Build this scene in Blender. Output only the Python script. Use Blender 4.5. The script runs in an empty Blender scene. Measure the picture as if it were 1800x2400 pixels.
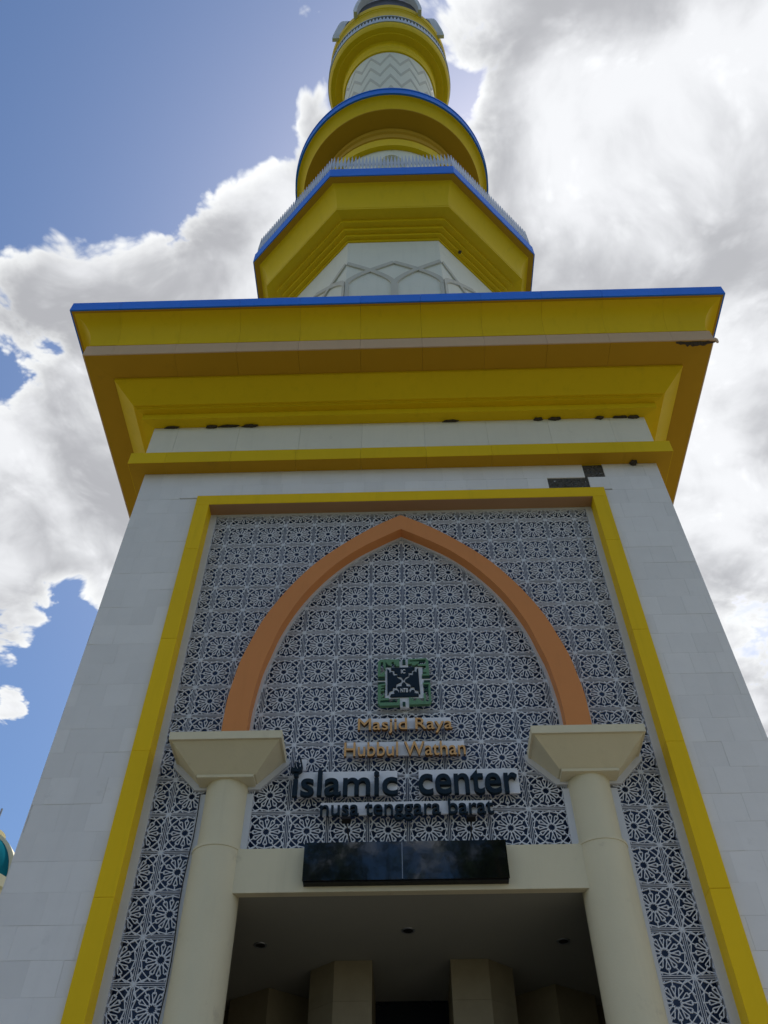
import bpy, bmesh, math, random
from mathutils import Matrix, Vector
random.seed(7)
rad = math.radians
sc = bpy.context.scene
col = sc.collection

# ------------------------------------------------------------------ camera
cam_d = bpy.data.cameras.new('camera')
cam_d.sensor_fit = 'VERTICAL'; cam_d.sensor_height = 36.0
cam_d.lens = 2008.0/2400.0*36.0
cam_d.clip_start = 0.1; cam_d.clip_end = 8000
camera = bpy.data.objects.new('camera', cam_d); col.objects.link(camera)
RW = ((0.999633, -0.021858, -0.015994), (0.027018, 0.763276, 0.645507), (-0.001901, -0.645702, 0.763587))
camera.matrix_world = Matrix(((RW[0][0], -RW[0][1], -RW[0][2], 0.0),
                              (RW[1][0], -RW[1][1], -RW[1][2], 0.0),
                              (RW[2][0], -RW[2][1], -RW[2][2], 1.6),
                              (0, 0, 0, 1)))
sc.camera = camera

# ------------------------------------------------------------------ view + sun
sc.cycles.max_bounces = 6; sc.cycles.diffuse_bounces = 4; sc.cycles.glossy_bounces = 3
sc.view_settings.view_transform = 'Standard'
sc.view_settings.look = 'None'
sc.view_settings.exposure = 1.12
sc.view_settings.gamma = 1.0
sc.view_settings.use_curve_mapping = False
SUN_EL, SUN_AZ = rad(57), rad(24)          # azimuth from +Y towards +X: behind the tower, to the right
SUNV = Vector((math.sin(SUN_AZ)*math.cos(SUN_EL), math.cos(SUN_AZ)*math.cos(SUN_EL), math.sin(SUN_EL)))
sun_d = bpy.data.lights.new('sun', 'SUN'); sun_d.energy = 2.4; sun_d.angle = rad(0.6); sun_d.color = (1.0, 0.95, 0.87)
sun = bpy.data.objects.new('sun', sun_d); col.objects.link(sun)
sun.rotation_euler = (-SUNV).to_track_quat('-Z', 'Y').to_euler()
sun.location = SUNV*200

# ------------------------------------------------------------------ world: sky + cumulus
world = bpy.data.worlds.new('World'); sc.world = world; world.use_nodes = True
nt = world.node_tree; nt.nodes.clear()
def N(t, **kw):
    n = nt.nodes.new(t)
    for k, v in kw.items(): setattr(n, k, v)
    return n
def setin(n, i, v):
    if hasattr(v, 'is_output'): nt.links.new(v, n.inputs[i])
    else: n.inputs[i].default_value = v
def MA(op, a, b=0.0, c=0.0, clamp=False):
    n = N('ShaderNodeMath', operation=op, use_clamp=clamp)
    setin(n, 0, a); setin(n, 1, b)
    if op in ('MULTIPLY_ADD',): setin(n, 2, c)
    return n.outputs[0]
def VM(op, a, b=None):
    n = N('ShaderNodeVectorMath', operation=op); setin(n, 0, a)
    if b is not None: setin(n, 1, b)
    return n.outputs['Value'] if op in ('DOT_PRODUCT', 'LENGTH') else n.outputs[0]
def SS(x, lo, hi, a=0.0, b=1.0):
    n = N('ShaderNodeMapRange', interpolation_type='SMOOTHSTEP')
    setin(n, 0, x); n.inputs[1].default_value = lo; n.inputs[2].default_value = hi
    n.inputs[3].default_value = a; n.inputs[4].default_value = b
    return n.outputs[0]
def MIXC(f, a, b):
    n = N('ShaderNodeMix', data_type='RGBA'); setin(n, 0, f); setin(n, 6, a); setin(n, 7, b); return n.outputs[2]
def NOISE(v, scale, detail, rough, lac=2.0, dist=0.0, dim='3D'):
    n = N('ShaderNodeTexNoise', noise_dimensions=dim); setin(n, 'Vector', v)
    n.inputs['Scale'].default_value = scale; n.inputs['Detail'].default_value = detail
    n.inputs['Roughness'].default_value = rough; n.inputs['Lacunarity'].default_value = lac
    n.inputs['Distortion'].default_value = dist
    return n
tc = N('ShaderNodeTexCoord')
D = VM('NORMALIZE', tc.outputs['Generated'])
sx = N('ShaderNodeSeparateXYZ'); setin(sx, 0, D)
zc = MA('MAXIMUM', sx.outputs[2], 0.10)
cx = N('ShaderNodeCombineXYZ')
setin(cx, 0, MA('DIVIDE', sx.outputs[0], zc)); setin(cx, 1, MA('DIVIDE', sx.outputs[1], zc)); setin(cx, 2, 0.37)
P = cx.outputs[0]                       # position on a level cloud layer
def RAY(px, py):
    d = Vector((px-900.0, py-1200.0, 2008.0)); d.normalize()
    return Vector((sum(RW[0][i]*d[i] for i in range(3)), sum(RW[1][i]*d[i] for i in range(3)), sum(RW[2][i]*d[i] for i in range(3))))
# large cloud masses and clearings, each a direction in the sky, a size in degrees and a weight
BL = [(200, 130, 9.5, -1.35), (560, 110, 4.0, -0.75), (20, 400, 4.5, -0.8), (500, 250, 3.4, -0.55), (630, 230, 1.8, -0.6),
      (0, 880, 1.3, -0.62), (110, 820, 0.9, -0.35), (160, 1385, 1.3, -0.75), (30, 1800, 5.0, -1.15), (180, 1560, 2.3, -0.9), (1085, 215, 1.0, -0.6), (1795, 1480, 2.0, -0.4),
      (330, 600, 5.0, 0.75), (640, 500, 4.5, 0.75), (110, 640, 3.0, 0.65), (700, 230, 1.2, 0.75), (120, 520, 1.2, 0.35), (1300, 450, 7.0, 0.35), (130, 1100, 4.0, 0.55), (40, 1655, 1.2, 1.0), (1500, 950, 11.0, 0.40), (1650, 200, 6.0, 0.30), (170, 1270, 2.6, 0.45), (60, 1480, 2.2, 0.45), (760, 330, 2.0, 0.5), (665, 50, 1.8, 0.55), (45, 235, 1.7, 0.80), (215, 15, 0.9, 0.6), (760, 60, 2.5, 0.35)]
acc = None
for (bx_, by_, sg, w) in BL:
    d = RAY(bx_, by_); k = 1.0/(rad(sg)**2)
    dot = VM('DOT_PRODUCT', D, tuple(d))
    g = MA('EXPONENT', MA('MULTIPLY_ADD', dot, k, -k))
    acc = MA('MULTIPLY', g, w) if acc is None else MA('MULTIPLY_ADD', g, w, acc)
warp = NOISE(P, 3.0, 2, 0.55, dim='2D')
Pw = N('ShaderNodeVectorMath', operation='MULTIPLY_ADD'); setin(Pw, 0, warp.outputs['Color']); setin(Pw, 1, (0.16, 0.16, 0.0)); setin(Pw, 2, P)
n_big = NOISE(Pw.outputs[0], 3.1, 1, 0.5, dim='2D').outputs[0]
n_fine = NOISE(Pw.outputs[0], 9.0, 7, 0.60, dim='2D').outputs[0]
vor = N('ShaderNodeTexVoronoi', feature='F1', voronoi_dimensions='2D'); setin(vor, 'Vector', Pw.outputs[0])
vor.inputs['Scale'].default_value = 15.0; vor.inputs['Detail'].default_value = 3.0; vor.inputs['Roughness'].default_value = 0.55
vor.inputs['Lacunarity'].default_value = 2.1
puff = MA('SUBTRACT', 0.55, vor.outputs['Distance'])
behind = MA('EXPONENT', MA('MULTIPLY_ADD', VM('DOT_PRODUCT', D, (0.0, -0.80, 0.60)), 1.6, -1.6))   # clear sky behind the viewer, as the black board mirrors it
dens = MA('MULTIPLY_ADD', behind, -0.52, MA('ADD', acc, 0.55))
dens = MA('MULTIPLY_ADD', MA('SUBTRACT', n_big, 0.5), 0.9, dens)
dens = MA('MULTIPLY_ADD', MA('SUBTRACT', n_fine, 0.5), 0.75, dens)
dens = MA('MULTIPLY_ADD', puff, 0.42, dens)
alpha = SS(dens, 0.0, 0.23)
soft = MA('MULTIPLY_ADD', MA('SUBTRACT', n_big, 0.5), 0.9, MA('MULTIPLY_ADD', behind, -0.52, MA('ADD', acc, 0.55)))
soft = MA('MULTIPLY_ADD', MA('SUBTRACT', n_fine, 0.5), 0.48, soft)
soft = MA('MULTIPLY_ADD', puff, 0.20, soft)
core = SS(soft, 0.06, 0.55)
sund = MA('MAXIMUM', VM('DOT_PRODUCT', D, tuple(SUNV)), 0.0)
glow = MA('POWER', sund, 6.0)
lo_n = NOISE(Pw.outputs[0], 4.6, 6, 0.52, dim='2D').outputs[0]
shade = SS(lo_n, 0.33, 0.67)
greyv = MA('MULTIPLY_ADD', shade, 0.38, 0.40)
greyv = MA('MULTIPLY_ADD', SS(puff, -0.20, 0.50), 0.10, greyv)
greyv = MA('MULTIPLY_ADD', glow, 0.06, greyv)
ccol = N('ShaderNodeCombineColor')
bright = MA('MULTIPLY_ADD', glow, 0.22, 0.86)
val = MA('ADD', MA('MULTIPLY', bright, MA('SUBTRACT', 1.0, core)), MA('MULTIPLY', greyv, core))
setin(ccol, 0, MA('MULTIPLY', val, 0.985)); setin(ccol, 1, val); setin(ccol, 2, MA('MULTIPLY_ADD', core, 0.025, val))
sky = N('ShaderNodeTexSky', sky_type='NISHITA', sun_disc=False)
sky.sun_elevation = SUN_EL; sky.sun_rotation = SUN_AZ
sky.air_density = 1.0; sky.dust_density = 1.4; sky.ozone_density = 3.0
SKY_STR = 0.060
sat = N('ShaderNodeHueSaturation'); setin(sat, 'Color', sky.outputs[0]); sat.inputs['Saturation'].default_value = 1.22
bg1 = N('ShaderNodeBackground'); setin(bg1, 0, sat.outputs[0]); bg1.inputs[1].default_value = SKY_STR
bg2 = N('ShaderNodeBackground'); setin(bg2, 0, ccol.outputs[0]); bg2.inputs[1].default_value = 0.525
mx = N('ShaderNodeMixShader'); setin(mx, 0, alpha); nt.links.new(bg1.outputs[0], mx.inputs[1]); nt.links.new(bg2.outputs[0], mx.inputs[2])
ow = N('ShaderNodeOutputWorld'); nt.links.new(mx.outputs[0], ow.inputs[0])

# ------------------------------------------------------------------ materials
MAT = {}
def material(name, color, rough=0.55, var=0.06, scale=1.2, streak=0.0, bump=0.0, bscale=60.0, rand=0.0, spec=0.2, dirt=None, dirt_amt=0.0, dirt_scale=3.0, metallic=0.0, coat=0.0, odd=0.0, specks=0.0):
    m = bpy.data.materials.new(name); m.use_nodes = True
    global nt
    keep = nt; nt = m.node_tree
    b = nt.nodes['Principled BSDF']
    geo = N('ShaderNodeNewGeometry')
    n1 = NOISE(geo.outputs['Position'], scale, 6, 0.6).outputs[0]
    c = MIXC(n1, tuple(x*(1-var) for x in color)+(1,), tuple(min(1, x*(1+var)) for x in color)+(1,))
    if streak:
        mp = N('ShaderNodeMapping'); setin(mp, 0, geo.outputs['Position']); mp.inputs['Scale'].default_value = (5.0, 5.0, 0.35)
        n2 = NOISE(mp.outputs[0], 1.0, 5, 0.6).outputs[0]
        c = MIXC(MA('MULTIPLY', SS(n2, 0.5, 0.8), streak), c, tuple(x*0.62 for x in color)+(1,))
    if dirt:
        n3 = NOISE(geo.outputs['Position'], dirt_scale, 8, 0.68).outputs[0]
        c = MIXC(MA('MULTIPLY', SS(n3, 0.60, 0.74), dirt_amt), c, dirt+(1,))
    if specks:
        n4 = NOISE(geo.outputs['Position'], 6.5, 4, 0.7).outputs[0]
        c = MIXC(MA('MULTIPLY', SS(n4, 0.735, 0.775), specks), c, tuple(x*0.35 for x in color)+(1,))
    if rand:
        oi = N('ShaderNodeObjectInfo')
        hs = N('ShaderNodeHueSaturation'); setin(hs, 'Color', c)
        vv_ = SS(oi.outputs['Random'], 0.0, 1.0, 1-rand, 1+rand)
        if odd: vv_ = MA('ADD', vv_, SS(oi.outputs['Random'], 0.86, 0.90, 0.0, -odd))
        setin(hs, 'Value', vv_); c = hs.outputs[0]
    nt.links.new(c, b.inputs['Base Color'])
    b.inputs['Roughness'].default_value = rough; b.inputs['Specular IOR Level'].default_value = spec
    b.inputs['Metallic'].default_value = metallic; b.inputs['Coat Weight'].default_value = coat
    if bump:
        bn = N('ShaderNodeBump'); bn.inputs['Strength'].default_value = bump; bn.inputs['Distance'].default_value = 0.02
        setin(bn, 'Height', NOISE(geo.outputs['Position'], bscale, 5, 0.6).outputs[0]); nt.links.new(bn.outputs[0], b.inputs['Normal'])
    nt = keep
    MAT[name] = m
    return m
material('marble', (0.81, 0.79, 0.775), 0.42, 0.05, 2.6, streak=0.12, rand=0.032, dirt=(0.45, 0.44, 0.43), dirt_amt=0.22, dirt_scale=2.3, bump=0.08, bscale=8, odd=0.075, specks=0.6)
material('grout', (0.56, 0.555, 0.55), 0.9, 0.1, 5)
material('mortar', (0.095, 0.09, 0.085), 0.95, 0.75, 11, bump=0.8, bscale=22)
material('yellow', (0.76, 0.52, 0.004), 0.55, 0.09, 0.5, streak=0.22, bump=0.05, bscale=2.0, rand=0.035, dirt=(0.36, 0.24, 0.02), dirt_amt=0.16, dirt_scale=0.9)
material('frame_yellow', (0.84, 0.555, 0.003), 0.5, 0.08, 0.6, streak=0.2, rand=0.03, bump=0.04, bscale=3)
material('soffit_shade_ochre', (0.50, 0.28, 0.014), 0.65, 0.08, 0.8, dirt=(0.14, 0.09, 0.02), dirt_amt=0.25, dirt_scale=1.5)  # ochre hue with underside shade and warm bounce put into the colour
material('tan', (0.62, 0.43, 0.27), 0.5, 0.06, 1.0, streak=0.12)
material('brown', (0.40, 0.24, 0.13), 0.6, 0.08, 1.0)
material('blue', (0.025, 0.19, 0.82), 0.55, 0.07, 0.8, streak=0.12, rand=0.03)
material('cream', (0.70, 0.64, 0.46), 0.6, 0.07, 1.4, streak=0.20, dirt=(0.42, 0.38, 0.28), dirt_amt=0.42, dirt_scale=2.0, bump=0.10, bscale=40)
material('cream_white', (0.80, 0.775, 0.67), 0.55, 0.05, 1.4, streak=0.14, rand=0.02, dirt=(0.38, 0.37, 0.33), dirt_amt=0.3, dirt_scale=1.6)
material('white_paint', (0.62, 0.63, 0.66), 0.5, 0.06, 2.5, streak=0.16)
material('lattice_white', (0.70, 0.72, 0.77), 0.6, 0.10, 1.7, dirt=(0.36, 0.36, 0.38), dirt_amt=0.35, dirt_scale=4.0)
material('navy_gloss', (0.042, 0.072, 0.16), 0.25, 0.5, 1.6, bump=0.06, bscale=2.5, spec=0.5)  # also darkens the lantern drum and collar underside in place of shade
material('orange', (0.68, 0.265, 0.085), 0.5, 0.07, 0.8, streak=0.2, bump=0.04, bscale=3)
material('relief_grey', (0.58, 0.55, 0.475), 0.6, 0.06, 2.0, streak=0.2)
material('spike_white', (0.48, 0.53, 0.66), 0.5, 0.06, 3.0)
material('letter_tan', (0.68, 0.40, 0.17), 0.5, 0.06, 6)
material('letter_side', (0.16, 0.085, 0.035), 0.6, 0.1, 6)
material('letter_navy', (0.006, 0.018, 0.032), 0.5, 0.2, 6)
material('board_grey', (0.76, 0.78, 0.84), 0.45, 0.06, 5, streak=0.15)
material('emblem_green', (0.13, 0.27, 0.16), 0.45, 0.15, 6)
material('emblem_dark', (0.018, 0.06, 0.045), 0.5, 0.2, 6)
material('white_print', (0.75, 0.77, 0.80), 0.5, 0.03, 6)
material('black_gloss', (0.004, 0.004, 0.005), 0.06, 0.2, 2, bump=0.10, bscale=1.6, spec=0.9, coat=0.6)
material('black', (0.012, 0.012, 0.013), 0.45, 0.2, 5)
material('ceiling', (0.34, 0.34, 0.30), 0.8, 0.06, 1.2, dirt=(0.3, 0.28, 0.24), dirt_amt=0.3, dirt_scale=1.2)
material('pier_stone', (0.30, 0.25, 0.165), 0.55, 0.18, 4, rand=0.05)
material('dark_glass', (0.010, 0.014, 0.024), 0.10, 0.3, 2, spec=0.6)
material('mud', (0.075, 0.060, 0.046), 0.95, 0.4, 20, bump=1.0, bscale=30)
material('teal', (0.008, 0.11, 0.155), 0.9, 0.15, 1.0, spec=0.0)
material('roof_grey', (0.30, 0.31, 0.33), 0.7, 0.15, 2)
material('steel', (0.28, 0.30, 0.33), 0.4, 0.1, 3, metallic=0.6)
material('paving', (0.20, 0.178, 0.148), 0.8, 0.15, 0.5, bump=0.2, bscale=8)
material('grass', (0.04, 0.06, 0.02), 0.9, 0.4, 0.2)
material('rust', (0.10, 0.04, 0.02), 0.9, 0.3, 9)

# ------------------------------------------------------------------ helpers
XC, YC = 0.058, 17.504
def link(o, parent=None):
    col.objects.link(o)
    if parent is not None:
        o.parent = parent
        if parent.type == 'EMPTY':
            o.matrix_parent_inverse = Matrix.Translation(-parent.location)
    return o
def mk(name, v, f, mat, parent=None, smooth=False, mats=None):
    me = bpy.data.meshes.new(name); me.from_pydata([tuple(p) for p in v], [], f)
    bm = bmesh.new(); bm.from_mesh(me); bmesh.ops.recalc_face_normals(bm, faces=bm.faces); bm.to_mesh(me); bm.free()
    me.materials.append(MAT[mat])
    if smooth:
        me.polygons.foreach_set('use_smooth', [True]*len(me.polygons))
        me.set_sharp_from_angle(angle=rad(38))
    return link(bpy.data.objects.new(name, me), parent)
def inst(name, me, parent, loc, rz=0.0):
    o = bpy.data.objects.new(name, me); o.location = loc; o.rotation_euler = (0, 0, rz)
    return link(o, parent)
def tag(o, label, cat, group=None, kind=None):
    if label: o['label'] = label
    if cat: o['category'] = cat
    if group: o['group'] = group
    if kind: o['kind'] = kind
    return o
def empty(name, loc, label, cat, group=None):
    o = bpy.data.objects.new(name, None); o.location = loc; o.empty_display_size = 0.3
    col.objects.link(o); return tag(o, label, cat, group)
def boxes(bl):
    v, f = [], []
    for (x0, x1, y0, y1, z0, z1) in bl:
        b = len(v)
        v += [(x0,y0,z0),(x1,y0,z0),(x1,y1,z0),(x0,y1,z0),(x0,y0,z1),(x1,y0,z1),(x1,y1,z1),(x0,y1,z1)]
        f += [tuple(b+i for i in q) for q in ((0,3,2,1),(4,5,6,7),(0,1,5,4),(1,2,6,5),(2,3,7,6),(3,0,4,7))]
    return v, f
def box(name, b, mat, parent=None, bevel=0.0):
    v, f = boxes([b]); o = mk(name, v, f, mat, parent)
    if bevel:
        bm = bmesh.new(); bm.from_mesh(o.data)
        bmesh.ops.bevel(bm, geom=bm.edges[:], offset=bevel, segments=2, affect='EDGES', profile=0.5)
        bm.to_mesh(o.data); bm.free()
    return o
def side_prism(name, prof, T, k, nsides, mat, parent, xa=None, xb=None, smooth=False):
    """closed profile [(h,z)] run along side k of a regular n-sided plan; None ends are mitred"""
    a = 2*math.pi*k/nsides; ca, sa = math.cos(a), math.sin(a)
    v = []
    for e, xe in ((-1, xa), (1, xb)):
        for h, z in prof:
            x = e*h*T if xe is None else xe
            v.append((XC + x*ca + h*sa, YC + x*sa - h*ca, z))
    n = len(prof)
    f = [(i, (i+1) % n, n+(i+1) % n, n+i) for i in range(n)] + [tuple(range(n)), tuple(range(2*n-1, n-1, -1))]
    return mk(name, v, f, mat, parent, smooth)
def lathe(name, prof, mat, parent, n=128, smooth=True, x=None, y=None):
    x = XC if x is None else x; y = YC if y is None else y
    v, f, m = [], [], len(prof)
    for i in range(n):
        a = 2*math.pi*i/n
        for r, z in prof: v.append((x + r*math.sin(a), y - r*math.cos(a), z))
    for i in range(n):
        j = (i+1) % n
        for q in range(m):
            f.append((i*m+q, i*m+(q+1) % m, j*m+(q+1) % m, j*m+q))
    return mk(name, v, f, mat, parent, smooth)
def poly_extrude(name, pts, y0, y1, mat, parent=None, smooth=False):
    """outline in (x,z), thickness from y0 (front) to y1"""
    n = len(pts)
    v = [(p[0], y0, p[1]) for p in pts] + [(p[0], y1, p[1]) for p in pts]
    f = [tuple(range(n)), tuple(range(2*n-1, n-1, -1))] + [(i, (i+1) % n, n+(i+1) % n, n+i) for i in range(n)]
    return mk(name, v, f, mat, parent, smooth)
def strip_between(name, A, B, y0, y1, mat, parent, smooth=True):
    """band between two polylines in (x,z), extruded in y"""
    n = len(A); v = []
    for y in (y0, y1):
        v += [(p[0], y, p[1]) for p in A] + [(p[0], y, p[1]) for p in B]
    f = []
    for i in range(n-1):
        f += [(i, i+1, n+i+1, n+i), (2*n+i, 3*n+i, 3*n+i+1, 2*n+i+1), (i, 2*n+i, 2*n+i+1, i+1), (n+i, n+i+1, 3*n+i+1, 3*n+i)]
    f += [(0, n, 3*n, 2*n), (n-1, 3*n-1, 4*n-1, 2*n-1)]
    return mk(name, v, f, mat, parent, smooth)
def tube(name, pts, r, mat, parent=None, n=8):
    v, f = [], []
    pts = [Vector(p) for p in pts]
    for i, p in enumerate(pts):
        t = (pts[min(i+1, len(pts)-1)] - pts[max(i-1, 0)]).normalized()
        u = t.orthogonal().normalized(); w = t.cross(u)
        for k in range(n):
            a = 2*math.pi*k/n; v.append(p + u*math.cos(a)*r + w*math.sin(a)*r)
    for i in range(len(pts)-1):
        for k in range(n):
            f.append((i*n+k, i*n+(k+1) % n, (i+1)*n+(k+1) % n, (i+1)*n+k))
    f += [tuple(range(n)), tuple(range((len(pts)-1)*n, len(pts)*n))]
    return mk(name, v, f, mat, parent, True)

# ------------------------------------------------------------------ lettering meshes (made first, while the scene is small)
txt_c = bpy.data.curves.new('lettering', 'FONT'); txt_o = bpy.data.objects.new('lettering', txt_c); col.objects.link(txt_o)
def text_eval():
    dg = bpy.context.evaluated_depsgraph_get(); dg.update()
    return bpy.data.meshes.new_from_object(txt_o.evaluated_get(dg))
def text_bounds(s):
    txt_c.body = s; me = text_eval()
    xs = [v.co.x for v in me.vertices]; ys = [v.co.y for v in me.vertices]
    bpy.data.meshes.remove(me); return min(xs), max(xs), min(ys), max(ys)
def text_line(s, x0, x1, zb, zt, ycen, depth, weight, bevel, ref, mat, side, parent, tops=None):
    """letters of s between x0 and x1, base line zb, height of ref up to zt, one object for each letter"""
    txt_c.extrude = 0.0; txt_c.bevel_depth = 0.0; txt_c.offset = weight; txt_c.size = 1.0
    full = text_bounds(s); rb = text_bounds(ref); bar = text_bounds('|')
    kx = (x1-x0)/(full[1]-full[0]); kz = (zt-zb)/rb[3]
    out = []
    for i, ch in enumerate(s):
        if ch == ' ': continue
        adv = text_bounds(s[:i]+'|')[1] - bar[1]
        txt_c.body = ch; txt_c.extrude = 0.5; txt_c.offset = weight - bevel; txt_c.bevel_depth = bevel; txt_c.bevel_resolution = 2
        me = text_eval(); txt_c.extrude = 0.0; txt_c.bevel_depth = 0.0; txt_c.offset = weight
        zs = [v.co.z for v in me.vertices]; zr = max(zs)
        for v in me.vertices:
            X = x0 + (v.co.x + adv - full[0])*kx; Z = zb + v.co.y*kz; Y = ycen - v.co.z/zr*depth*0.5
            v.co = (X, Y, Z)
        me.materials.clear(); me.materials.append(MAT[mat])
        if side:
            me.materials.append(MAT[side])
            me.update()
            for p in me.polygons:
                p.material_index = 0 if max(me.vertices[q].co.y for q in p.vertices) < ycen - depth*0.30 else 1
        me.name = 'letter'
        me.set_sharp_from_angle(angle=rad(25))
        o = bpy.data.objects.new('letter', me); link(o, parent); out.append(o)
    return out

# ================================================================== SETTING
def sheet(name, x0, x1, y0, y1, z, mat):
    o = mk(name, [(x0,y0,z),(x1,y0,z),(x1,y1,z),(x0,y1,z)], [(0,1,2,3)], mat); tag(o, None, None, kind='structure'); return o
sheet('ground', -4000, 4000, -4000, 4000, -0.02, 'grass')
sheet('plaza_pavement', -24, 28, -13, 34, 0.0, 'paving')

# ================================================================== MINARET
minaret = empty('minaret', (XC, YC, 0), 'tall white minaret with yellow cornices, blue bands and white lattice front', 'minaret')
YW = 11.74                     # face of the marble
YF = 11.68                     # face of the yellow frame
YL = 12.0                      # face of the lattice
HW = 5.764
# ---- lower shaft: masonry core with marble slabs
FI, FO = 4.115, 4.412          # inner and outer half width of the yellow frame
core = YW + 0.035
v, f = boxes([(XC-HW+.03, XC-FO+.05, core, 12.6, 0, 17.0), (XC+FO-.05, XC+HW-.03, core, 12.6, 0, 17.0), (XC-FO+.05, XC+FO-.05, core, 12.6, 16.02, 17.0),
              (XC-HW+.031, XC-HW+.5, 12.6, 2*YC-YW, 0, 17.0), (XC+HW-.5, XC+HW-.031, 12.6, 2*YC-YW, 0, 17.0), (XC-HW+.5, XC+HW-.5, 2*YC-YW-.5, 2*YC-YW-.001, 0, 17.0),
              (XC-5.83, XC+5.83, YC-5.83, YC+5.83, 17.0, 19.6)])
wall = mk('wall', v, f, 'grout', minaret)
# cladding of the three faces away from the entrance
for k in (1, 2, 3):
    side_prism('side_cladding', [(HW-.03, 0.0), (HW, 0.0), (HW, 16.98), (HW-.03, 16.98)], 1.0, k, 4, 'marble', minaret)
P_ = 0.4585; PXS = 0.4487
offs = [0.0, 0.056, 0.325, 0.13, 0.25, 0.02]
slab_cache = {}
def slab(x0, x1, z0, z1):
    w, h = round(x1-x0, 3), round(z1-z0, 3)
    if w < 0.04 or h < 0.04: return
    if (w, h) not in slab_cache:
        g = 0.0007; b = 0.0012
        v, f = [], []
        X, Z = w/2-g, h/2-g
        v = [(-X,0.03,-Z),(X,0.03,-Z),(X,0.03,Z),(-X,0.03,Z),(-X,b,-Z),(X,b,-Z),(X,b,Z),(-X,b,Z),(-X+b,0,-Z+b),(X-b,0,-Z+b),(X-b,0,Z-b),(-X+b,0,Z-b)]
        for a0 in (0, 4):
            for i in range(4): f.append((a0+i, a0+(i+1) % 4, a0+4+(i+1) % 4, a0+4+i))
        f += [(8, 9, 10, 11), (3, 2, 1, 0)]
        me = bpy.data.meshes.new('marble_slab'); me.from_pydata(v, [], f)
        bm = bmesh.new(); bm.from_mesh(me); bmesh.ops.recalc_face_normals(bm, faces=bm.faces); bm.to_mesh(me); bm.free()
        me.materials.append(MAT['marble']); slab_cache[(w, h)] = me
    o = inst('marble_slab', slab_cache[(w, h)], wall, ((x0+x1)/2, YW + random.choice((0, 0, 0.001, -0.001, 0.003, -0.002)), (z0+z1)/2))
    o.rotation_euler = (rad(random.uniform(-.12, .12)), 0, rad(random.uniform(-.15, .15)))
zt = 16.985; row = 0
while zt > 4.6:
    zb = zt - P_
    off = -4.821 + (offs[row] if row < len(offs) else (0.5*PXS*(row % 2) + random.uniform(-.06, .06)) % PXS)
    xs = [off + i*PXS for i in range(-3, 26)]
    for i in range(len(xs)-1):
        a, b = max(xs[i], XC-HW), min(xs[i+1], XC+HW)
        if b - a < 0.02: continue
        mid = (a+b)/2
        if row == 0 and 4.15 < mid < 4.62: continue            # fallen slab
        if row == 1 and 3.33 < mid < 4.2: continue            # fallen slabs
        zh = 16.105
        if zb >= zh: slab(a, b, zb, zt); continue
        if b <= XC-FO+.02 or a >= XC+FO-.02: slab(a, b, zb, zt); continue
        if zt > zh+.03: slab(a, b, zh, zt)                     # piece over the frame head
        zc2 = min(zt, zh)
        if a < XC-FO: slab(a, XC-FO, zb, zc2)
        elif b > XC+FO: slab(XC+FO, b, zb, zc2)
    zt = zb; row += 1
for s in (-1, 1):                                              # plain cladding below the view
    a, b = sorted((XC+s*FO, XC+s*HW))
    box('lower_cladding', (a, b, YW, YW+.03, 0.0, zt-.004), 'marble', minaret)
# rough mortar where slabs have fallen
def rough_patch(x0, x1, z0, z1):
    nx, nz = int((x1-x0)/.03), int((z1-z0)/.03); v, f = [], []
    for j in range(nz+1):
        for i in range(nx+1):
            e = 0 if i in (0, nx) or j in (0, nz) else random.uniform(-.012, .022)
            v.append((x0+(x1-x0)*i/nx+random.uniform(-.008, .008)*(e != 0), YW+.026-e, z0+(z1-z0)*j/nz))
    for j in range(nz):
        for i in range(nx): f.append((j*(nx+1)+i, j*(nx+1)+i+1, (j+1)*(nx+1)+i+1, (j+1)*(nx+1)+i))
    return mk('exposed_mortar', v, f, 'mortar', wall)
rough_patch(4.150, 4.604, 16.523, 16.984); rough_patch(3.310, 4.211, 16.108, 16.526)

# ---- yellow frame of the lattice bay
zj = [0.0, 4.8, 7.25, 9.63, 12.0, 14.4, 15.80]
for s in (-1, 1):
    a, b = sorted((XC+s*FI, XC+s*FO))
    for z0, z1 in zip(zj[:-1], zj[1:]):
        box('frame_jamb', (a, b, YF + random.choice((0, .002, -.001)), 12.12, z0+.002, z1-.002), 'frame_yellow', minaret, 0.004)
box('frame_head', (XC-FO, XC+FO, YF, 12.12, 15.802, 16.10), 'frame_yellow', minaret, 0.004)

box('frame_soffit', (XC-FI+.001, XC+FI-.001, YF+.012, 12.11, 15.79, 15.8015), 'brown', minaret)  # brown plate paints the bounced light and shade under the frame head
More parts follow.
